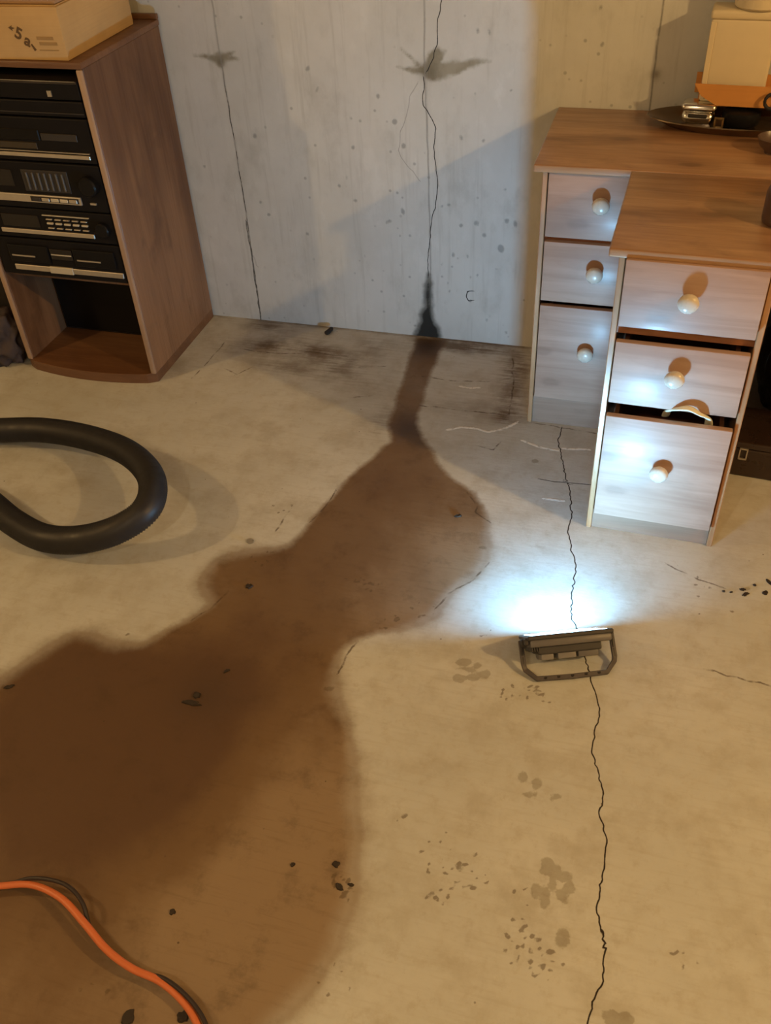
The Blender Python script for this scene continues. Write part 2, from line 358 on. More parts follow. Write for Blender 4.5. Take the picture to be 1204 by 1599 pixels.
def line_mask(sn, un, w, nz, amp, reach=.007):
    d = g.math('ABSOLUTE', g.attr(sn)); d = g.math('ADD', d, g.math('MULTIPLY', g.math('SUBTRACT', nz, .5), amp))
    return g.math('MULTIPLY', g.ss(d, w*.5, w*1.3, 1, 0), g.ss(g.attr(un), reach*.7, reach, 1, 0))
lm = g.math('MULTIPLY', line_mask('lime_s', 'lime_u', .0045, n_fine, .009), g.ss(g.noise(P, 60, 3), .36, .5))
col = g.mix(lm, col, (.82,.81,.77))
sc_ = g.math('MULTIPLY', line_mask('scr_s', 'scr_u', .0022, n_fine, .006), g.ss(g.noise(P, 35, 3), .35, .6))
col = g.mix(g.math('MULTIPLY', sc_, .75), col, (.07,.04,.018))
cr = line_mask('crack_s', 'crack_u', .0014, n_fine, .0018)
col = g.mix(cr, col, (.02,.013,.008))
tiny = g.vor(P, 16).outputs['Distance']
tiny = g.math('MULTIPLY', g.ss(tiny, .022, .036, 1, 0), g.ss(g.noise(P, 3.1, 2), .44, .54))
col = g.mix(g.math('MULTIPLY', tiny, .8), col, (.06,.035,.02))
g.put(b.inputs['Base Color'], col)
g.put(b.inputs['Roughness'], g.math('SUBTRACT', g.ss(n_mid, .2, .8, .55, .75), g.math('MULTIPLY', wet, .12)))
b.inputs['Specular IOR Level'].default_value = .35
hgt = g.math('ADD', g.math('MULTIPLY', n_fine, .25), g.math('MULTIPLY', n_mid, .4))
hgt = g.math('ADD', hgt, g.math('MULTIPLY', n_str, .3))
hgt = g.math('SUBTRACT', hgt, g.math('MULTIPLY', cr, 1.5))
hgt = g.math('ADD', hgt, g.math('MULTIPLY', lm, .6))
g.put(b.inputs['Normal'], g.bump(hgt, .35, .003))
floor = struct(link('floor', floor_me, m))

# ================================================================== BACK WALL
wx = np.concatenate([np.array([-3.4,-2.8,-2.3]), np.arange(-1.95, 0.42, 0.005), np.array([.8,1.4,2.6])])
wz = np.concatenate([np.arange(-0.01, 1.10, 0.005), np.array([1.3,1.6,2.0,2.35])])
wall_me, X, Z = grid_mesh('wall_back', wx, wz, lambda u, v: (u, 0*u+WALL_Y, v))
Y = Z
seam_x = [-1.2214, -0.6416, -0.0618, 0.518, -1.8012]
seams = [jag([(x, -.02), (x+.004, .4), (x-.002, .8), (x, 1.12)], .03, .0015, 70+i) for i, x in enumerate(seam_x)]
u, s = lines(X, Y, seams); set_attr(wall_me, 'seam_u', u); set_attr(wall_me, 'seam_s', s)
dark_seam = np.where(np.abs(X+1.2214) < .2, np.clip((.80-Z)/.1, 0, 1), np.where(np.abs(X+.0618) < .2, .35, .12))
set_attr(wall_me, 'seam_k', dark_seam)
wcr = [jag([(-0.597,0.957),(-0.609,0.906),(-0.610,0.854),(-0.624,0.816),(-0.639,0.789)], .01, .002, 1),
       jag([(-0.648,0.773),(-0.650,0.703),(-0.633,0.679),(-0.616,0.646),(-0.623,0.595),(-0.617,0.542),(-0.614,0.479),(-0.620,0.423),(-0.632,0.384),(-0.639,0.324),(-0.644,0.274),(-0.645,0.207)], .012, .0025, 2),
       jag([(-1.2214,.34),(-1.219,.2),(-1.222,.1),(-1.221,.01)], .012, .003, 4)]
u, s = lines(X, Y, wcr); set_attr(wall_me, 'crack_u', u); set_attr(wall_me, 'crack_s', s)
wfine = [jag([(-0.664,0.760),(-0.687,0.727),(-0.695,0.685),(-0.717,0.633),(-0.724,0.581),(-0.705,0.546),(-0.666,0.500)], .015, .003, 5), jag([(-1.214,0.226),(-1.209,0.196),(-1.206,0.192)], .01, .002, 6)]
u, s = lines(X, Y, wfine); set_attr(wall_me, 'fine_u', u); set_attr(wall_me, 'fine_s', s)
wet_w = poly_sdf(X, Y, [(-0.645,0.216),(-0.656,0.179),(-0.660,0.142),(-0.661,0.107),(-0.676,0.074),(-0.675,0.049),(-0.688,0.021),(-0.699,-0.006),(-0.689,-0.021),(-0.616,-0.018),(-0.607,0.007),(-0.617,0.035),(-0.629,0.061),(-0.635,0.105),(-0.636,0.148),(-0.637,0.191)])
set_attr(wall_me, 'wet', np.clip(wet_w, -.2, .2))
# grey-brown bursts of cement around the two form ties
b1 = [[(-0.650,0.779),(-0.685,0.788),(-0.719,0.799),(-0.681,0.797),(-0.663,0.801),(-0.690,0.825),(-0.707,0.843),(-0.675,0.822),(-0.649,0.804),(-0.635,0.833),(-0.608,0.851),(-0.588,0.840),(-0.595,0.815),(-0.561,0.816),(-0.514,0.826),(-0.471,0.818),(-0.514,0.805),(-0.561,0.785),(-0.598,0.771),(-0.626,0.764)],
      [(-1.232,0.785),(-1.244,0.795),(-1.267,0.804),(-1.306,0.813),(-1.265,0.814),(-1.229,0.821),(-1.206,0.822),(-1.179,0.826),(-1.196,0.812),(-1.167,0.807),(-1.194,0.801),(-1.211,0.796),(-1.224,0.785)]]
bs = np.full(X.shape, -.1, np.float32)
for p in b1: bs = np.maximum(bs, poly_sdf(X, Y, p))
set_attr(wall_me, 'burst', bs)
core = np.zeros(X.shape, np.float32)
for (cx, cz), r in zip([(-0.636,0.789),(-1.224,0.798),(-0.059,0.800)], (.022,.014,.012)): core += np.exp(-((X-cx)**2+(Z-cz)**2)/(r*r))
set_attr(wall_me, 'core', core)
pits = np.full(X.shape, -.1, np.float32); rnd = random.Random(5)
for (cx, cz), r in zip([(-0.427,0.315),(-0.477,0.352),(-0.498,0.386),(-0.502,0.387),(-0.545,0.376),(-0.581,0.435),(-0.718,0.406),(-0.768,0.370),(-0.758,0.374),(-0.861,0.429),(-0.857,0.583),(-0.709,0.594),(-0.388,0.392),(-0.412,0.399),(-0.601,0.429),(-0.515,0.217),(-0.463,0.079),(-0.568,0.284),(-1.023,0.315),(-0.949,0.734),(-0.971,0.787),(-1.331,0.503),(-1.164,0.404),(-1.142,0.367),(-1.153,0.601),(-0.505,0.889),(-0.476,0.887),(-0.415,0.750),(-0.509,0.738),(-0.732,0.658),(-0.421,0.489),(-0.195,0.864),(-0.207,0.945),(-0.883,0.496),(-0.729,0.331),(-0.699,0.333),(-0.603,0.250),(-0.514,0.139),(-0.402,0.043),(-0.454,0.093),(-0.584,0.192),(-0.843,0.257),(-0.907,0.470),(-0.857,0.662),(-1.011,0.232),(-0.776,0.723),(-0.485,0.619),(-0.546,0.624),(-1.082,0.172),(-1.151,0.143),(-0.580,0.165),(-0.525,0.283),(-0.495,0.225),(-0.438,0.250)],
        (.011,.006,.008,.006,.007,.006,.008,.005,.006,.006,.005,.007,.008,.006,.005,.004,.005,.006,.006,.005,.006,.005,.007,.006,.006,.006,.005,.003,.004,.008,.004,.007,.004,.004,.004,.004,.003,.004,.004,.003,.003,.003,.005,.004,.004,.005,.005,.006,.003,.003,.004,.004,.003,.004)):
    pits = ell(pits, cx, cz, r*rnd.uniform(.6,1.0), r*rnd.uniform(.7,1.3), rnd.uniform(-.5,.5))
set_attr(wall_me, 'pits', pits)
hook = [[(-0.508,0.173),(-0.524,0.170),(-0.528,0.152),(-0.520,0.138),(-0.508,0.141)]]
u, s = lines(X, Y, hook); set_attr(wall_me, 'hook_u', u); set_attr(wall_me, 'hook_s', s)

m, nt, b = new_mat('wall_concrete'); g = N(nt); P = g.obj()
n_big = g.noise(P, 2.5, 5, .6); n_mid = g.noise(g.map(P, (1,1,.6)), 11, 6, .65); n_fine = g.noise(P, 95, 5, .7)
col = g.mix(g.ss(n_big, .3, .7), (.50,.50,.475), (.58,.58,.555))
col = g.mix(g.math('MULTIPLY', g.ss(n_mid, .5, .78), .6), col, (.38,.375,.345))
col = g.mix(g.math('MULTIPLY', g.ss(n_mid, .3, .45, 1, 0), .35), col, (.66,.66,.64))
col = g.mix(g.math('MULTIPLY', g.ss(n_fine, .56, .8), .18), col, (.34,.33,.30))
burst = g.ss(g.math('ADD', g.attr('burst'), g.math('MULTIPLY', g.math('SUBTRACT', g.noise(P, 45, 4), .5), .02)), -.006, .008)
col = g.mix(g.math('MULTIPLY', burst, .88), col, g.mix(g.ss(n_mid, .4, .65), (.17,.15,.095), (.28,.255,.19)))
col = g.mix(g.math('MINIMUM', g.math('MULTIPLY', g.attr('core'), .7), .8), col, (.13,.11,.075))
pit = g.ss(g.math('ADD', g.attr('pits'), g.math('MULTIPLY', g.math('SUBTRACT', n_fine, .5), .006)), -.0025, .0025)
col = g.mix(g.math('MULTIPLY', pit, .55), col, (.14,.15,.15))
vp = g.vor(P, 24).outputs['Distance']
small = g.math('MULTIPLY', g.ss(vp, .06, .14, 1, 0), g.ss(g.noise(P, 5, 2), .46, .58))
col = g.mix(g.math('MULTIPLY', small, .5), col, (.17,.175,.17))
vertical = g.noise(g.map(P, (30, 1, 1.6)), 2.2, 4, .6)
col = g.mix(g.math('MULTIPLY', g.ss(vertical, .52, .75), .26), col, (.30,.29,.26))
def lmask(sn, un, w, nz, amp, reach=.007):
    d = g.math('ABSOLUTE', g.attr(sn)); d = g.math('ADD', d, g.math('MULTIPLY', g.math('SUBTRACT', nz, .5), amp))
    return g.math('MULTIPLY', g.ss(d, w*.5, w*1.3, 1, 0), g.ss(g.attr(un), reach*.7, reach, 1, 0))
seam = lmask('seam_s', 'seam_u', .0028, n_fine, .003)
col = g.mix(g.math('MULTIPLY', seam, .55), col, (.25,.245,.225))
sd = g.math('MULTIPLY', g.math('MULTIPLY', lmask('seam_s', 'seam_u', .0013, n_fine, .002), g.attr('seam_k')), g.ss(g.noise(P, 25, 2), .35, .5))
col = g.mix(sd, col, (.045,.042,.035))
col = g.mix(g.math('MULTIPLY', lmask('fine_s', 'fine_u', .0012, n_fine, .0016), .5), col, (.15,.15,.14))
cr = g.math('MAXIMUM', lmask('crack_s', 'crack_u', .0013, n_fine, .0018), lmask('hook_s', 'hook_u', .0016, n_fine, .002))
col = g.mix(cr, col, (.03,.03,.028))
wt = g.math('ADD', g.attr('wet'), g.math('MULTIPLY', g.math('SUBTRACT', g.noise(P, 40, 4), .5), .016))
col = g.mix(g.ss(wt, -.012, .004), col, g.mix(1.0, col, (.30,.30,.29), 'MULTIPLY'))
col = g.mix(g.ss(wt, .003, .012), col, (.022,.021,.018))
g.put(b.inputs['Base Color'], col)
g.put(b.inputs['Roughness'], g.ss(n_mid, .2, .8, .6, .8)); b.inputs['Specular IOR Level'].default_value = .3
h = g.math('ADD', g.math('MULTIPLY', n_fine, .3), g.math('MULTIPLY', n_mid, .4))
h = g.math('SUBTRACT', h, g.math('MULTIPLY', g.math('MAXIMUM', cr, sd), 1.2))
h = g.math('SUBTRACT', h, g.math('MULTIPLY', pit, .8)); h = g.math('SUBTRACT', h, g.math('MULTIPLY', burst, .4))
h = g.math('ADD', h, g.math('MULTIPLY', seam, .4))
g.put(b.inputs['Normal'], g.bump(h, .3, .003))
struct(link('wall_back', wall_me, m))

# the rest of the cellar, out of the frame
wm = plain('side_wall_concrete', (.42,.41,.38), .75, nscale=6, var=.2, bump=.2)
struct(obj('wall_left', box(-3.5,-3.4,-1.6,WALL_Y,0,2.35), wm)); struct(obj('wall_right', box(2.6,2.7,-1.6,WALL_Y,0,2.35), wm))
struct(obj('wall_front', box(-3.5,2.7,-1.7,-1.6,0,2.35), wm))
struct(obj('ceiling', box(-3.5,2.7,-1.7,WALL_Y+.1,2.35,2.45), plain('ceiling_boards', (.22,.15,.09), .8, nscale=5, var=.3)))

# ================================================================== DESKS
M_top = wood('pine_top', (.20,.092,.042), (.34,.18,.090), (.42,.24,.125), 3.0, 'X', .33, knots=.9, coat=.25, seed=1.3, broad=.55)
M_front = wood('pine_front', (.31,.185,.130), (.42,.27,.195), (.47,.31,.23), 2.2, 'X', .47, knots=.42, coat=.12, grain=.6, seed=4.1, flat='Y', broad=.35)
M_side = wood('pine_side', (.30,.14,.06), (.42,.22,.10), (.50,.28,.14), 3.0, 'Z', .3, coat=.3, seed=2.2)
M_plinth = wood('pine_plinth', (.24,.14,.09), (.29,.175,.115), (.33,.205,.14), 3.0, 'X', .42, coat=.1, seed=6.2)
M_in = wood('drawer_wood', (.26,.09,.035), (.32,.12,.05), (.36,.15,.07), 4.0, 'X', .5, seed=3.0)
M_knob = plain('pale_knob', (.56,.49,.40), .28, coat=.4, var=.06)
M_dark = plain('dark_inside', (.016,.012,.010), .8)
DW, DH = .2894, .7156
def drawer(root, x0, x1, z0, z1, yf, knob, name='drawer', tilt=0.0, depth=.30):
    """an overlay front with its box behind, and a turned knob"""
    d = obj(name, box(x0, x1, 0, .016, z0, z1, .0025, 2), M_front, root, (0, yf, 0), (0, tilt, 0), sharp=35)
    bm = bmesh.new(); bx0, bx1, bz0, bz1 = x0+.014, x1-.014, z0+.012, z1-.035
    box(bx0, bx0+.009, .0155, depth, bz0, bz1, bm=bm); box(bx1-.009, bx1, .0155, depth, bz0, bz1, bm=bm)
    box(bx0, bx1, depth-.009, depth, bz0, bz1, bm=bm); box(bx0, bx1, .0155, depth, bz0, bz0+.006, bm=bm)
    obj('drawer_box', bm, M_in, d)
    kx, kz = knob
    prof = [(.0100,.001),(.0095,-.003),(.0100,-.006),(.0150,-.0090),(.0190,-.0130),(.0203,-.0175),(.0190,-.0225),(.0150,-.0265),(.0090,-.0290),(.0035,-.0297)]
    obj('knob', lathe(prof, 24, 'Y'), M_knob, d, (kx, 0, kz), sharp=60)
    return d
def desk(loc, rz, label, depth, tops, drawers, topw, name='pine_desk'):
    t = tag(empty(name, loc, rz), label, 'desk')
    ov = .020
    obj('desktop', box(-ov, topw, -.014, depth, DH-.018, DH, .004, 3), M_top, t, sharp=40)
    st = .012
    obj('side_panel', box(0, st, 0, depth-.004, 0, DH-.018, .0015, 1), M_side, t)
    obj('side_panel', box(DW-st, DW, 0, depth-.004, 0, DH-.018, .0015, 1), M_side, t)
    obj('side_panel', box(topw-.03-st, topw-.03, 0, depth-.004, 0, DH-.018, .0015, 1), M_side, t)
    obj('back_panel', box(st, DW-st, depth-.012, depth-.005, .10, DH-.018), M_in, t)
    obj('plinth', box(st, DW-st, .006, .020, 0, tops[-1], .001, 1), M_plinth, t)
    for z in tops[:2]:
        obj('rail', box(st, DW-st, .012, .045, z-.011, z+.004), M_in, t)
    for dr in drawers: drawer(t, *dr)
    return t
yb = 2.1109
desk((-.2698, yb, 0), 0, 'varnished pine desk against the concrete wall, half hidden behind the other desk', WALL_Y-.003-yb,
     [.702,.534,.368,.084], [(.0145,DW-.0145,.541,.696,-.003,(.139,.631)), (.0145,DW-.0145,.374,.530,-.003,(.141,.461)), (.0145,DW-.0145,.087,.361,-.003,(.139,.2407))], 1.2)
desk((-.0621, 1.7092, 0), -.0234, 'varnished pine desk in front with a gaping bottom drawer, next to the work light', .383,
     [.702,.536,.352,.056], [(.0145,DW-.0145,.556,.699,-.020,(.140,.629)), (.0145,DW-.0150,.368,.516,-.010,(.140,.453)), (.0145,DW-.0150,.060,.338,-.016,(.143,.2138))], 1.15)

# ================================================================== HI-FI CABINET
KX0, KX1, KY, KH = -1.8321, -1.3875, 2.0795, .906
KD = WALL_Y-.012-KY
M_cab = wood('cabinet_oak', (.095,.042,.020), (.185,.092,.046), (.27,.145,.074), 1.9, 'Z', .42, seed=9.1, broad=.75)
M_cabedge = wood('cabinet_edge', (.30,.19,.12), (.36,.24,.16), (.42,.29,.2), 3.0, 'Z', .38, seed=5.1)
M_cabtop = wood('cabinet_oak_top', (.12,.052,.024), (.17,.080,.038), (.20,.100,.048), 2.6, 'X', .4, seed=7.7)
cab = tag(empty('hifi_cabinet', (KX0, KY, 0)), 'tall oak-veneer stereo cabinet with an open front full of black hi-fi units', 'cabinet')
KW = KX1-KX0; st = .018
obj('side_panel', box(0, st, .008, KD, .03, KH-.016, .0015, 1), M_cab, cab)
s2 = obj('side_panel', box(KW-st, KW, .008, KD, .03, KH-.016, .0015, 1), M_cab, cab)
for x0 in (0, KW-st):
    obj('edge_strip', box(x0+.0005, x0+st-.0005, 0, .0085, .03, KH-.018, .004, 3), M_cabedge, cab, sharp=40)
obj('top_panel', box(-.004, KW+.004, -.004, KD, KH-.0165, KH, .004, 2), M_cabtop, cab, sharp=40)
obj('back_ledge', box(-.004, KW+.004, KD-.012, KD, KH, KH+.014, .002, 2), M_cabtop, cab)
bow = [(0, .008)] + [(KW*i/16, -.030*math.sin(math.pi*i/16)**.8) for i in range(1, 16)] + [(KW, .008), (KW, KD), (0, KD)]
obj('base_panel', prism(bow, .0, .032, 'XY', .002), M_cabtop, cab)
obj('back_panel', box(st, KW-st, KD-.008, KD-.002, .032, KH-.017), M_dark, cab)  # near-black colour puts the shade of the cabinet's inside on the back
obj('shelf', box(st, KW-st, .03, KD-.009, .304, .318, .001, 1), M_cab, cab)

M_blk = plain('hifi_black', (.010,.009,.0095), .5, var=.2, spec=.10)
M_blk2 = plain('hifi_face_black', (.008,.0075,.008), .34, var=.2, spec=.15)
M_case = plain('hifi_case_brownblack', (.016,.012,.011), .5, var=.2, spec=.12)
M_slv = plain('brushed_silver', (.56,.52,.47), .33, metal=.8, var=.1, nscale=60)
M_btn = plain('pale_button', (.55,.50,.40), .4, metal=.3)
M_gbtn = plain('grey_button', (.04,.036,.034), .4, spec=.2)
M_glass = plain('display_glass', (.006,.005,.007), .08)
LX0, LX1 = st+.004, KW-st-.004; LW = LX1-LX0
def unit(name, z0, z1, yf, label, cat='hi-fi unit'):
    t = tag(empty(name, (KX0+LX0, KY+yf, z0)), label, cat, None); h = z1-z0
    obj('casing', box(.002, LW-.002, .012, .33, .006, h-.002, .002, 1), M_case, t)
    obj('faceplate', box(0, LW, 0, .013, .004, h, .003, 2), M_blk, t)
    for fx_ in (.04, LW-.04):
        for fy_ in (.05, .28):
            obj('foot', lathe([(.012,0),(.012,.007)], 12), M_blk, t, (fx_, fy_, 0))
    return t, h
Z = [.3185, .434, .524, .654, .770, .812, .868]
# cassette deck
t, h = unit('cassette_deck', Z[0], Z[1], .006, 'black twin cassette deck, lowest unit of the hi-fi stack')
obj('silver_strip', box(.045, LW-.006, -.004, .001, .020, .036, .001, 1), M_slv, t)
obj('control_plate', box(.16, .235, -.006, .001, .018, .038, .001, 1), M_btn, t)
for x0 in (.04, .25):
    obj('cassette_door', box(x0, x0+.13, -.006, .001, .046, .098, .003, 2), M_blk2, t)
    obj('door_trim', box(x0+.01, x0+.085, -.0075, -.005, .064, .068), M_slv, t)
obj('level_meter', box(.175, .245, -.003, .001, .060, .092, .001, 1), M_glass, t)
obj('trim_line', box(.178, .242, -.0045, -.002, .074, .077), M_btn, t)
# tuner
t, h = unit('tuner', Z[1], Z[2], .006, 'black tuner with pale rows of preset buttons, second lowest in the hi-fi stack')
obj('display', box(.05, .17, -.002, .001, .036, .072, .001, 1), M_glass, t)
obj('silver_strip', box(.04, .335, -.004, .001, .018, .030, .001, 1), M_slv, t)
obj('trim_line', box(.185, .33, -.003, .001, .074, .0765), M_btn, t)
for r in range(3):
    for k in range(5):
        obj('preset_button', box(.195+k*.027, .195+k*.027+.019, -.005, .001, .038+r*.0125, .038+r*.0125+(.005 if r == 1 else .0032), .0008, 1), M_btn if r == 1 else M_slv, t)
obj('tuning_knob', lathe([(.020,0),(.020,-.012),(.017,-.015)], 28, 'Y'), M_blk2, t, (.368, 0, .047), sharp=40)
# receiver / equalizer
t, h = unit('amplifier', Z[2], Z[3], .004, 'black amplifier with equalizer sliders above a wide silver strip')
obj('display', box(.02, .13, -.002, .001, .062, .108, .001, 1), M_glass, t)
obj('silver_strip', box(.008, .325, -.005, .001, .022, .044, .002, 2), M_slv, t)
obj('logo_badge', box(.018, .036, -.0062, -.004, .029, .039), plain('badge_red', (.16,.07,.05), .4), t)
obj('button_bank', box(.17, .318, -.0065, -.004, .026, .040, .001, 1), M_gbtn, t)
for k, mm in enumerate((M_gbtn, M_slv, M_btn, M_btn, M_slv)):
    obj('push_button', box(.178+k*.028, .178+k*.028+.024, -.0095, -.006, .0285, .0375, .001, 1), mm, t)
obj('slider_panel', box(.16, .30, -.0015, .001, .052, .110, .001, 1), M_gbtn, t)
for k in range(7):
    obj('slider', box(.175+k*.018, .175+k*.018+.005, -.006, 0, .058, .104, .0008, 1), plain('slider_grey', (.085,.078,.072), .35) if k == 0 else bpy.data.materials['slider_grey'], t)
obj('volume_knob', lathe([(.026,0),(.026,-.016),(.022,-.020)], 32, 'Y'), M_blk2, t, (.362, 0, .078), sharp=40)
obj('push_button', box(.35, .368, -.004, .001, .026, .031), M_slv, t)
# CD player
t, h = unit('disc_player', Z[3], Z[4], .004, 'black disc player with two thin silver lines, above the amplifier')
obj('disc_tray', box(.03, .25, -.003, .001, .058, .086, .002, 1), M_blk2, t)
obj('silver_strip', box(.003, .385, -.004, .001, .016, .026, .001, 1), M_slv, t)
obj('silver_strip', box(.003, .385, -.003, .001, .030, .032), M_slv, t)
obj('display', box(.05, .235, -.002, .001, .036, .053, .001, 1), plain('display_brown', (.035,.026,.018), .15), t)
obj('button_row', box(.255, .36, -.003, .001, .060, .078, .001, 1), M_gbtn, t)
# thin unit and turntable
t, h = unit('slim_hifi_unit', Z[4], Z[5], .004, 'slim plain brown-black hi-fi unit under the record player')
obj('trim_line', box(.003, LW-.003, -.0015, .001, .012, .0145), M_gbtn, t)
t, h = unit('record_player', Z[5], .858, .002, 'low black record player on top of the hi-fi stack', 'record player')
obj('lid_edge', box(.002, LW-.002, -.004, .30, h-.004, h+.004, .002, 2), plain('smoked_lid', (.03,.023,.02), .2), t)
obj('catch', box(.31, .322, -.003, .001, .012, .026), M_slv, t)

# ================================================================== BOXES ON THE CABINET
def card(name, col): 
    m, nt, b = new_mat(name); g = N(nt); P = g.obj()
    fl = g.noise(g.map(P, (4, 4, 160)), 1.5, 3, .5); n1 = g.noise(P, 6, 4)
    c = g.mix(g.ss(n1, .3, .7), tuple(x*.9 for x in col), tuple(min(1, x*1.08) for x in col))
    c = g.mix(g.math('MULTIPLY', g.ss(fl, .4, .7), .15), c, tuple(x*.7 for x in col))
    g.put(b.inputs['Base Color'], c); b.inputs['Roughness'].default_value = .8; b.inputs['Specular IOR Level'].default_value = .2
    return m
bb = tag(empty('shade_block', (KX0+st+.002, KY+.20, .0325)), 'plain black block added for the shade deep in the open bottom of the stereo cabinet', 'box')  # black block added to stand for the shade deep in the lower compartment
obj('casing', box(0, KW-2*st-.004, 0, .20, 0, .265, .003, 2), M_dark, bb); obj('shade_block_front', box(.006, KW-2*st-.010, -.004, .001, .006, .258, .002, 1), M_blk2, bb)
M_card = card('cardboard_tan', (.50,.33,.15)); M_card2 = card('cardboard_brown', (.36,.22,.12))
bx = tag(empty('cardboard_box', (-1.4185, 2.0855, KH+.0005), .02), 'tan cardboard box with brown printing, lying on the stereo cabinet', 'box')
BW, BD, BH = -.41, .345, .117
bm = box(BW, 0, 0, BD, 0, BH, .0025, 2)
obj('carton', bm, M_card, bx, sharp=40)
obj('flap', box(BW+.002, -.004, .003, BD*.48, BH, BH+.003, .0008, 1), M_card, bx); obj('flap', box(BW+.002, -.004, BD*.5, BD-.003, BH, BH+.003, .0008, 1), M_card, bx)
obj('tape', box(BW*.999, -.001, BD*.5-.025, BD*.5+.025, BH+.003, BH+.0036), plain('tape', (.45,.33,.2), .35), bx)
M_ink = plain('brown_ink', (.10,.055,.022), .7); M_ink2 = plain('faint_ink', (.30,.185,.075), .7)
def text(s, size, mat, parent, loc, rot, name='print', bold=0.0):
    cu = bpy.data.curves.new(name, 'FONT'); cu.body = s; cu.size = size; cu.offset = bold; cu.extrude = .0002
    tmp = bpy.data.objects.new(name, cu); C.objects.link(tmp)
    dg = bpy.context.evaluated_depsgraph_get(); me = bpy.data.meshes.new_from_object(tmp.evaluated_get(dg))
    bpy.data.objects.remove(tmp); me.materials.clear()
    return link(name, me, mat, parent, loc, rot)
fr = (R(90), 0, 0)
text('5', .038, M_ink, bx, (-.132, -.0006, .053), (R(90), R(30), 0), 'printed_mark', .0011)
text('a', .038, M_ink, bx, (-.111, -.0006, .037), (R(90), R(30), 0), 'printed_mark', .0011)
obj('printed_mark', prism([(-.0035,0),(.0035,0),(.002,.016),(-.002,.016)], -.0007, -.0002, 'XZ'), M_ink, bx, (-.083, 0, .022), (0, R(-28), 0))
obj('printed_mark', prism([(0,.006),(.012,0),(.010,.004),(.018,.008),(.009,.009),(.011,.013)], -.0007, -.0002, 'XZ'), M_ink, bx, (-.143, 0, .066), (0, R(10), 0))
bm = bmesh.new()
for i, (a, c) in enumerate([(.000,.052),(.004,.052),(.0,.045)]): box(-.072+a, -.072+c, -.0007, -.0002, .022+i*.012, .022+i*.012+(.002 if i == 0 else .007), bm=bm)
obj('faint_label', bm, M_ink2, bx)
bx2 = tag(empty('cardboard_box', (-1.424, 2.094, KH+.0005+BH+.0037), .02), 'brown cardboard box stacked on the tan printed box', 'box')
obj('carton', box(BW+.01, 0, 0, BD-.01, 0, .14, .0025, 2), M_card2, bx2, sharp=40)
obj('flap', box(BW+.012, -.003, .003, BD*.48, .14, .143), M_card2, bx2); obj('flap', box(BW+.012, -.003, BD*.5, BD-.014, .14, .143), M_card2, bx2)
obj('label', box(-.33, -.25, -.0008, -.0001, .006, .05), plain('paper_label', (.6,.55,.45), .6), bx2)

# ================================================================== DARK THINGS LEFT OF THE CABINET
def lump(rx, ry, rz, seed, amp=.18, sub=4, ground=True, freq=3.0, pinch=0.0):
    bm = bmesh.new(); bmesh.ops.create_icosphere(bm, subdivisions=sub, radius=1)
    for v in bm.verts:
        p = v.co.copy(); k = 1+amp*mnoise.noise(p*freq+Vector((seed,0,0)))+amp*.6*abs(mnoise.noise(p*freq*2.3+Vector((0,seed,0))))
        x, y, z = p.x*rx*k, p.y*ry*k, p.z*rz*k
        if pinch and z > 0: f = 1-pinch*min(1, z/rz); x *= f; y *= f
        v.co = (x, y, max(z, -rz*.8)+rz*.8 if ground else z)
    return bm
M_bag = plain('dark_plum_cloth', (.055,.040,.040), .8, var=.35, nscale=14, bump=.3)
o = obj('cloth_bundle', lump(.085,.08,.095,3.1,.28,5), M_bag, None, (-1.945, 2.115, 0), smooth=True); tag(o, 'crumpled dark plum cloth bundle on the floor left of the stereo cabinet', 'bundle')
sp_ = tag(empty('floor_speaker', (-2.16, 2.20, 0)), 'tall black loudspeaker in the gap left of the stereo cabinet', 'speaker')
obj('casing', box(0, .305, .01, .28, 0, .62, .004, 2), M_blk, sp_); obj('grille', box(.012, .293, -.002, .011, .03, .60, .006, 2), M_dark, sp_)

# ================================================================== VACUUM HOSE
m, nt, b = new_mat('hose_black'); g = N(nt)
b.inputs['Base Color'].default_value = (.020,.019,.022,1); 
g.put(b.inputs['Roughness'], g.ss(g.noise(g.obj(), 30, 4), .3, .7, .42, .6)); M_hose = m
hp = [(-1.987,1.581,0.045),(-1.815,1.662,0.045),(-1.671,1.698,0.050),(-1.535,1.713,0.060),(-1.373,1.683,0.080),(-1.217,1.617,0.105),(-1.100,1.522,0.120),(-1.059,1.426,0.115),(-1.104,1.366,0.090),(-1.194,1.332,0.065),(-1.301,1.329,0.050),(-1.419,1.371,0.042),(-1.561,1.442,0.040),(-1.735,1.495,0.042)]
hp[0] = (hp[0][0], hp[0][1], .04)
path = resample(catmull(hp, 14), .0032)
hose = tag(empty('vacuum_hose', (path[0].x, path[0].y, 0)), 'black ribbed vacuum hose looped on the floor in front of the stereo cabinet', 'hose')
off = Vector((path[0].x, path[0].y, 0))
obj('ribbed_tube', tube([p-off for p in path], lambda i: .0345 if i % 2 else .0318, 22), M_hose, hose, smooth=True)
for e, d in ((path[0], path[0]-path[6]), (path[-1], path[-1]-path[-7])):
    d = d.normalized(); d.z = 0
    obj('cuff', tube([e-off-d*.01, e-off, e-off+d*.01, e-off+d*.07, e-off+d*.075], lambda i: (.037,.039,.039,.037,.033)[i], 22), M_blk, hose, smooth=True)

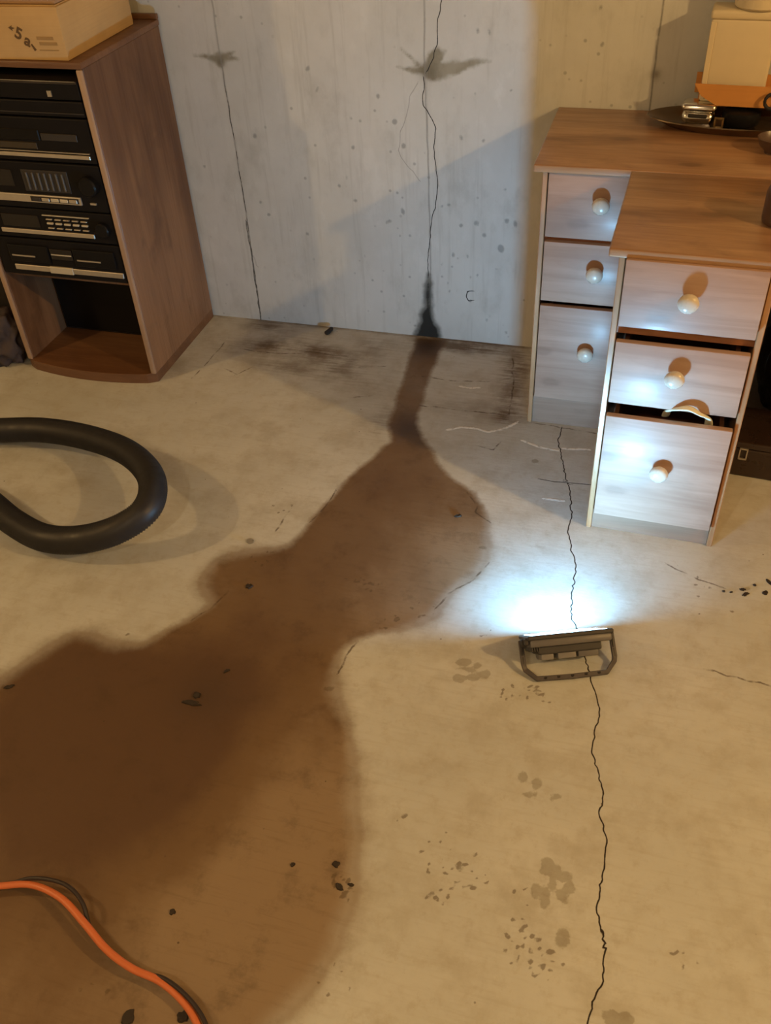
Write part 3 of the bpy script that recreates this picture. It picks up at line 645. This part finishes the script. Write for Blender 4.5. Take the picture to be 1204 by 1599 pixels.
# ================================================================== EXTENSION CORDS
M_or = plain('orange_vinyl', (.62,.165,.055), .42, var=.06); M_bk = plain('black_rubber', (.03,.02,.018), .5)
cp = [(-1.25,.47,.02)] + [(-0.999,0.519,0.016),(-0.917,0.549,0.018),(-0.861,0.563,0.022),(-0.798,0.553,0.028),(-0.739,0.526,0.028),(-0.682,0.497,0.026),(-0.629,0.481,0.024),(-0.576,0.475,0.022),(-0.532,0.460,0.016),(-0.496,0.436,0.012),(-0.465,0.399,0.009)]
pth = resample(catmull(cp, 10), .006)
o = obj('extension_cord', tube(pth, .0062, 12, flat=.75), M_or, None, smooth=True); tag(o, 'orange extension cord snaking over the damp floor at the lower left', 'cord')
cp = [(-1.25,.48,.006)] + [(-1.009,0.526,0.006),(-0.923,0.552,0.008),(-0.866,0.572,0.026),(-0.801,0.573,0.036),(-0.758,0.555,0.030),(-0.727,0.523,0.013),(-0.671,0.496,0.012),(-0.621,0.481,0.012),(-0.573,0.480,0.024),(-0.525,0.465,0.022),(-0.488,0.443,0.017),(-0.456,0.409,0.012)]
pth = resample(catmull(cp, 10), .006)
o = obj('thin_cable', tube(pth, .0036, 10), M_bk, None, smooth=True); tag(o, 'thin black cable running along the orange extension cord', 'cable')

# ================================================================== WORK LIGHT
M_lh = plain('lamp_grey_plastic', (.125,.118,.122), .45, var=.15); M_lh2 = plain('lamp_black_plastic', (.040,.037,.038), .45)
M_lh3 = plain('lamp_label_grey', (.20,.19,.19), .4)
wl = tag(empty('work_light', (-.036, 1.2445, 0), R(21.0)), 'small black LED work light on the floor, shining at the wall', 'lamp')
HY0 = .106
TILT = R(43)                       # how far the face leans back
HW, HHt = .083, .105               # half width and height of the head
hd = empty('lamp_head', (0, HY0, .008)); hd.parent = wl; hd.rotation_euler = (TILT, 0, 0)
# head local frame: x along the head, z up the panel, +y out of the face
fb_ = obj('housing', box(-HW, HW, -.014, .002, 0, HHt, .004, 2), M_lh, None, sharp=40)
bpy.data.objects.remove(hd)
fb_.name = 'lamp_head'; fb_.parent = wl; fb_.location = (0, HY0, .006); fb_.rotation_euler = (TILT, 0, 0)
bm = bmesh.new()
box(-HW-.004, HW+.004, .001, .010, -.003, .006, .002, 1, bm); box(-HW-.004, HW+.004, .001, .010, HHt-.006, HHt+.003, .002, 1, bm)
box(-HW-.004, -HW+.007, .001, .010, .004, HHt-.004, .002, 1, bm); box(HW-.007, HW+.004, .001, .010, .004, HHt-.004, .002, 1, bm)
obj('bezel', bm, M_lh2, fb_)
m, nt, b = new_mat('led_panel'); b.inputs['Base Color'].default_value = (.8,.85,.9,1)
b.inputs['Emission Color'].default_value = (.245,.595,.95,1); b.inputs['Emission Strength'].default_value = 545.0
m2, nt2, b2 = new_mat('diffuser_glass'); b2.inputs['Base Color'].default_value = (.8,.82,.84,1); b2.inputs['Roughness'].default_value = .3
b2.inputs['Emission Color'].default_value = (.45,.75,1.0,1); b2.inputs['Emission Strength'].default_value = 9.0
obj('diffuser', box(-HW+.006, HW-.006, .0018, .0105, .004, HHt-.005, .001, 1), m2, fb_)
obj('led_panel', box(-.048, .048, .0107, .0115, .026, HHt-.022), m, fb_)
for x0, x1, mm in ((-.060,-.034,M_lh3), (-.026,.012,M_lh3), (.016,.058,M_lh)):
    obj('battery_box', box(x0, x1, -.042, -.013, .022, .084, .003, 2), mm, fb_, sharp=40)
obj('back_plate', box(-.066, .064, -.030, -.013, .018, .090, .003, 2), M_lh2, fb_)
for k in range(4): obj('cooling_fin', box(-.079+k*.0045, -.0765+k*.0045, -.022, -.013, .01, .095), M_lh2, fb_)
obj('cable_lug', box(-HW-.010, -HW-.001, -.008, .006, HHt-.016, HHt-.004, .002, 1), M_lh2, fb_)
for sx in (-1, 1):
    obj('hinge_screw', lathe([(.010,0),(.010,.008),(.006,.011)], 18, 'X'), M_lh2, fb_, (sx*(HW+.002), -.006, .058), (0, 0, 0 if sx > 0 else math.pi), sharp=40)
# U-shaped stand: from the hinges down to a bar lying on the floor
hz = .006+.058*math.cos(TILT)-.006*math.sin(TILT); hy = HY0-.058*math.sin(TILT)-.006*math.cos(TILT)
def bar(pts, wd, th, name):
    bm = bmesh.new(); P_ = [Vector(p) for p in pts]
    path = P_; rings = []
    for i, p in enumerate(path):
        tn = (path[min(i+1,len(path)-1)]-path[max(i-1,0)]).normalized()
        nrm = Vector((0, -hz, hy-.0)).normalized() if False else Vector((0,-.45,.9)).normalized()
        sd = tn.cross(nrm).normalized(); nn = sd.cross(tn).normalized()
        rings.append([bm.verts.new(p+sd*a*wd/2+nn*c*th/2) for a, c in ((-1,-1),(1,-1),(1,1),(-1,1))])
    for a in range(len(rings)-1):
        for k in range(4): bm.faces.new((rings[a][k], rings[a][(k+1)%4], rings[a+1][(k+1)%4], rings[a+1][k]))
    bm.faces.new(rings[0]); bm.faces.new(rings[-1])
    bmesh.ops.recalc_face_normals(bm, faces=bm.faces)
    bmesh.ops.bevel(bm, geom=list(bm.edges), offset=.0012, segments=1, affect='EDGES')
    return obj(name, bm, plain('stand_dark_grey', (.075,.066,.070), .45), wl)
AX = HW+.011
stand = bar([(-AX, hy+.006, hz+.004), (-AX, hy*.45, hz*.45), (-AX+.002, .020, .013), (-AX+.022, -.002, .0075), (0, -.004, .0070), (AX-.022, -.002, .0075), (AX-.002, .020, .013), (AX, hy*.45, hz*.45), (AX, hy+.006, hz+.004)], .010, .008, 'stand')
for sx in (-1, 1):
    bm = bmesh.new()
    a = Vector((sx*AX, hy*.9, hz*.9)); c = Vector((sx*AX, .028, .016)); up = Vector((0,-.45,.9)).normalized()*.0052
    tube([a+up, a.lerp(c,.48)+up], .0022, 6, bm); tube([a.lerp(c,.55)+up, c+up], .0022, 6, bm)
    obj('stand_groove', bm, M_lh2, stand)
for x in (-.055,-.028,.0,.028,.055):
    obj('rivet', lathe([(.0032,0),(.0032,.0012)], 10), M_lh2, stand, (x, -.0045, .0108))

# ================================================================== THINGS ON THE DESKS
T = DH
def ellipse_lathe(prof, a, b_, seg=48):
    bm = lathe(prof, seg)
    for v in bm.verts: v.co.x *= a; v.co.y *= b_
    return bm
M_tray = plain('tarnished_silver', (.20,.145,.10), .22, metal=.9, var=.3, nscale=12)
M_chrome = plain('chrome', (.88,.85,.78), .17, metal=1.0, var=.05)
o = obj('oval_tray', ellipse_lathe([(.55,0),(.80,.001),(.88,.010),(1.0,.020),(.995,.0225),(.87,.0125),(.79,.0035),(.3,.003)], .235, .090), M_tray, None, (.170, 2.408, T+.0004), sharp=40)
tag(o, 'tarnished oval metal tray at the back of the wall-side desk, holding clutter', 'tray')
ty = T+.0040
d = tag(empty('chrome_dish', (.055, 2.405, ty), R(-5)), 'shiny chrome lidded dish on the left of the oval tray', 'dish')
bm = box(-.038, .038, -.026, .026, .004, .034, .015, 5); obj('bowl', bm, M_chrome, d, smooth=True)
obj('lid', box(-.040, .040, -.027, .027, .033, .052, .0095, 4), M_chrome, d, smooth=True)
obj('handle', box(-.022, .022, -.033, -.0245, .022, .030, .003, 2), M_dark, d); obj('foot_rim', box(-.030, .030, -.018, .018, .0, .005), M_chrome, d)
d = tag(empty('black_pot', (.152, 2.400, ty)), 'low black round pot on the tray under the orange carton', 'pot')
obj('body', lathe([(.030,0),(.040,.008),(.044,.022),(.042,.036),(.036,.040),(.01,.041)], 28), M_blk2, d, sharp=40); obj('knob', lathe([(.006,.040),(.009,.046),(.004,.050)], 16), M_blk2, d)
o = obj('gilt_frame', bmesh.new(), None); bpy.data.objects.remove(o)
d = tag(empty('gilt_frame', (.103, 2.372, ty+.001), R(-8)), 'tiny gilt square frame between the chrome dish and the black pot', 'frame')
bm = bmesh.new()
box(-.011,.011,-.002,.002,0,.004,bm=bm); box(-.011,.011,-.002,.002,.022,.026,bm=bm); box(-.011,-.007,-.002,.002,.003,.023,bm=bm); box(.007,.011,-.002,.002,.003,.023,bm=bm)
obj('rim', bm, plain('gilt', (.62,.45,.22), .25, metal=.9), d); obj('insert', box(-.008,.008,-.0005,.0015,.003,.023), M_tray, d)
d = tag(empty('orange_carton', (.035, 2.385, T+.052), R(-2)), 'open orange-brown carton tray under the cream box', 'carton')
M_orc = card('orange_card', (.55,.25,.07))
bm = bmesh.new(); pts = [(0,.048),(.018,.022),(.055,.002),(.30,.0),(.30,.046)]
obj('front_wall', prism(pts, 0, .003, 'XZ'), M_orc, d)
obj('bottom', box(.03,.30,.003,.10,.0,.003), M_orc, d); obj('back_wall', box(.0,.30,.100,.103,.0,.046), M_orc, d); obj('side_wall', prism([(.0,.046),(.10,.046),(.10,.0),(.03,.0)], .012, .015, 'YZ'), M_orc, d)
M_cream = plain('cream_plastic', (.62,.52,.34), .5, var=.06)
cz = T+.0555
d = tag(empty('cream_box', (.050, 2.403, cz), R(-3)), 'cream box standing in the orange carton on the wall-side desk', 'box')
obj('body', box(0, .142, 0, .075, 0, .178, .006, 3), M_cream, d, sharp=40)
obj('lid', box(-.003, .145, -.003, .078, .176, .196, .006, 3), M_cream, d, sharp=40)
obj('side_ridge', box(.000, .012, -.003, .001, .006, .172, .0015, 1), M_cream, d)
d = tag(empty('cream_canister', (.150, 2.44, cz+.1965)), 'round cream canister on top of the cream box', 'canister')
obj('body', lathe([(.052,0),(.056,.004),(.056,.10),(.05,.106)], 32), M_cream, d, sharp=40); obj('lid', lathe([(.058,.100),(.058,.112),(.05,.116)], 32), M_cream, d, sharp=40)
d = tag(empty('scissors', (.222, 2.372, T+.056), R(10)), 'dark pair of shears leaning right of the cream box', 'shears')
obj('blade', prism([(-.006,0),(.006,0),(.010,.09),(.004,.12),(-.004,.09)], -.002, .002, 'XZ'), M_dark, d, (0,0,0), (R(-8), R(14), 0))
obj('handle_loop', tube([Vector((.016*math.cos(a)-.012, 0, .016*math.sin(a)+.016)) for a in [i*math.pi/8 for i in range(17)]], .004, 8, cap=False), M_dark, d, (0,-.004,0), (R(-8), 0, 0), smooth=True)
d = tag(empty('brown_mug', (.2285, 1.862, T+.0003), R(20)), 'brown stoneware mug on the front desk at the edge of the picture', 'mug')
M_mug = plain('stoneware_brown', (.085,.048,.034), .35, var=.2)
obj('body', lathe([(.030,0),(.036,.004),(.0375,.012),(.0375,.060),(.035,.070),(.033,.074),(.031,.070),(.032,.012),(.01,.008)], 36), M_mug, d, sharp=50)
obj('handle', tube(catmull([(.036,0,.058),(.055,0,.060),(.064,0,.040),(.055,0,.020),(.036,0,.018)], 6), .005, 8), M_mug, d, smooth=True)
d = tag(empty('dark_bowl', (.225, 2.245, T+.0003)), 'small dark bowl on the wall-side desk at the edge of the picture', 'bowl')
obj('bowl', lathe([(.018,0),(.020,.004),(.034,.018),(.040,.034),(.038,.035),(.031,.019),(.015,.008)], 32), M_mug, d, sharp=50); obj('foot', lathe([(.020,0),(.020,.003)], 24), M_mug, d)
# cream strap sticking out of the gaping drawer
fd = lambda x, y, z: (-.0621+x*math.cos(-.0234)-y*math.sin(-.0234), 1.7092+x*math.sin(-.0234)+y*math.cos(-.0234), z)
arc = catmull([fd(.136,.024,.330), fd(.140,.012,.352), fd(.158,-.014,.377), fd(.180,-.0205,.385), fd(.203,-.0195,.374), fd(.222,.004,.350), fd(.227,.020,.320)], 8)
o = obj('carry_handle', tube(arc, .0085, 12, flat=.45), plain('cream_handle', (.72,.66,.48), .4), None, smooth=True); tag(o, 'curved cream carrying handle poking out of the bottom drawer gap', 'handle')

# ================================================================== UNDER THE DESK
M_pl = plain('black_plastic_bag', (.012,.010,.010), .22, var=.4, nscale=10, bump=.5)
o = obj('rubbish_bag', lump(.13,.15,.27,8.8,.30,5,True,2.2,.10), M_pl, None, (.46, 2.30, 0), smooth=True); tag(o, 'glossy black plastic bag slumped in the kneehole of the desks', 'bag')
d = tag(empty('storage_case', (.245, 1.99, 0), R(-4)), 'low brown-black case with a buckle beside the desk drawers', 'case')
M_case2 = plain('case_brown', (.035,.020,.014), .3, var=.3)
obj('body', box(0, .26, 0, .16, 0, .085, .006, 2), M_case2, d); obj('lid', box(-.002, .262, -.002, .162, .086, .105, .005, 2), M_case2, d)
bm = bmesh.new(); box(.03,.05,-.005,-.001,.055,.059,bm=bm); box(.03,.05,-.005,-.001,.085,.089,bm=bm); box(.03,.033,-.005,-.001,.056,.088,bm=bm); box(.047,.05,-.005,-.001,.056,.088,bm=bm)
obj('buckle', bm, M_slv, d)

# ================================================================== SMALL LITTER ON THE FLOOR
d = obj('metal_washer', lathe([(.0035,0),(.0085,0),(.0085,.0018),(.0035,.0018)], 20), plain('dull_steel', (.55,.52,.45), .3, metal=.9), None, ((-0.838,1.477)[0], (-0.838,1.477)[1], .0018), (R(9), R(5), 0)); tag(d, 'small shiny metal washer at the edge of the damp stain', 'washer')
x, y = (-0.974,2.457)
d = obj('rusty_bolt', lathe([(.006,0),(.0075,.002),(.0065,.030),(.004,.034)], 10), plain('rust_black', (.03,.02,.014), .8), None, (x, y-.006, .0065), (R(-84), 0, R(-20))); tag(d, 'short dark bolt end lying by the foot of the wall', 'bolt')
M_deb = plain('dark_debris', (.030,.020,.013), .75, var=.4, nscale=60)
def chip(p, r, h, seed, label, name='leaf_scrap', cat='debris', group=None, el=1.0, rz=0.0):
    bm = bmesh.new(); rnd = random.Random(seed); n = 14; top = []; bot = []
    for i in range(n):
        a = 2*math.pi*i/n; q = r*rnd.uniform(.65, 1.1)
        bot.append(bm.verts.new((q*math.cos(a), q*el*math.sin(a), 0))); top.append(bm.verts.new((q*.85*math.cos(a), q*.85*el*math.sin(a), h*rnd.uniform(.5, 1))))
    bm.faces.new(top); bm.faces.new(bot)
    for i in range(n): bm.faces.new((bot[i], bot[(i+1) % n], top[(i+1) % n], top[i]))
    o = obj(name, bm, M_deb, None, (p[0], p[1], .0003), (0, 0, rz)); tag(o, label, cat, group); return o
chip((-0.782,1.334), .0105, .004, 1, 'round dark scrap in the left lobe of the damp stain', el=.85)
chip((-0.770,0.996), .022, .004, 2, 'long dark leaf scrap in the middle of the damp stain', el=.34)
chip((-0.767,1.017), .009, .005, 3, 'dark clod touching the long leaf scrap in the stain')
chip((-0.733,1.091), .009, .003, 4, 'thin dark sliver up and right of the long leaf scrap', el=.4, rz=.9)
chip((-1.164,0.942), .013, .003, 5, 'dark sliver at the left edge of the damp stain', el=.4, rz=.6)
chip((-0.615,0.590), .006, .003, 6, 'small dark crumb right of the orange cord')
chip((-0.448,0.720), .005, .003, 7, 'tiny dark crumb left of the muddy tread marks')
chip((-0.608,0.419), .014, .003, 8, 'dark damp clump below the orange cord at the bottom')
chip((-0.526,0.443), .011, .003, 9, 'dark clod right under the cord at the bottom')
chip((-0.369,1.680), .010, .004, 10, 'dark flake on the right arm of the damp stain', el=.55, rz=.5)
CRUMBS = ['dark three-cornered mud crumb above the widest one of the right-hand cluster', 'widest dark mud crumb of the cluster near the right edge',
    'round dark mud crumb nearest the right edge of the picture', 'flat dark mud crumb cut by the right edge of the picture', 'lone small mud crumb above the right-hand cluster',
    'small mud crumb second from the left in the right-hand cluster', 'leftmost tiny mud crumb of the right-hand cluster', 'uppermost mud crumb on the right edge of the damp stain',
    'long mud crumb lowest on the right edge of the damp stain', 'small mud crumb just outside the long one on the stain edge']
for i, ((u_, v_), r_, e_) in enumerate(zip([(0.296,1.577),(0.302,1.564),(0.343,1.578),(0.352,1.613),(0.321,1.597),(0.272,1.563),(0.256,1.562),(-0.375,0.739),(-0.357,0.702),(-0.339,0.710)], (.0075,.010,.0075,.011,.004,.004,.0035,.007,.012,.006), (.6,.5,.8,.4,1,.6,1,1,.5,.6))):
    chip((u_, v_), r_, .003, 20+i, CRUMBS[i], 'mud_crumb', 'debris', 'mud crumbs by the right-hand desk' if i < 7 else 'mud crumbs on the stain edge', e_, i*.7)
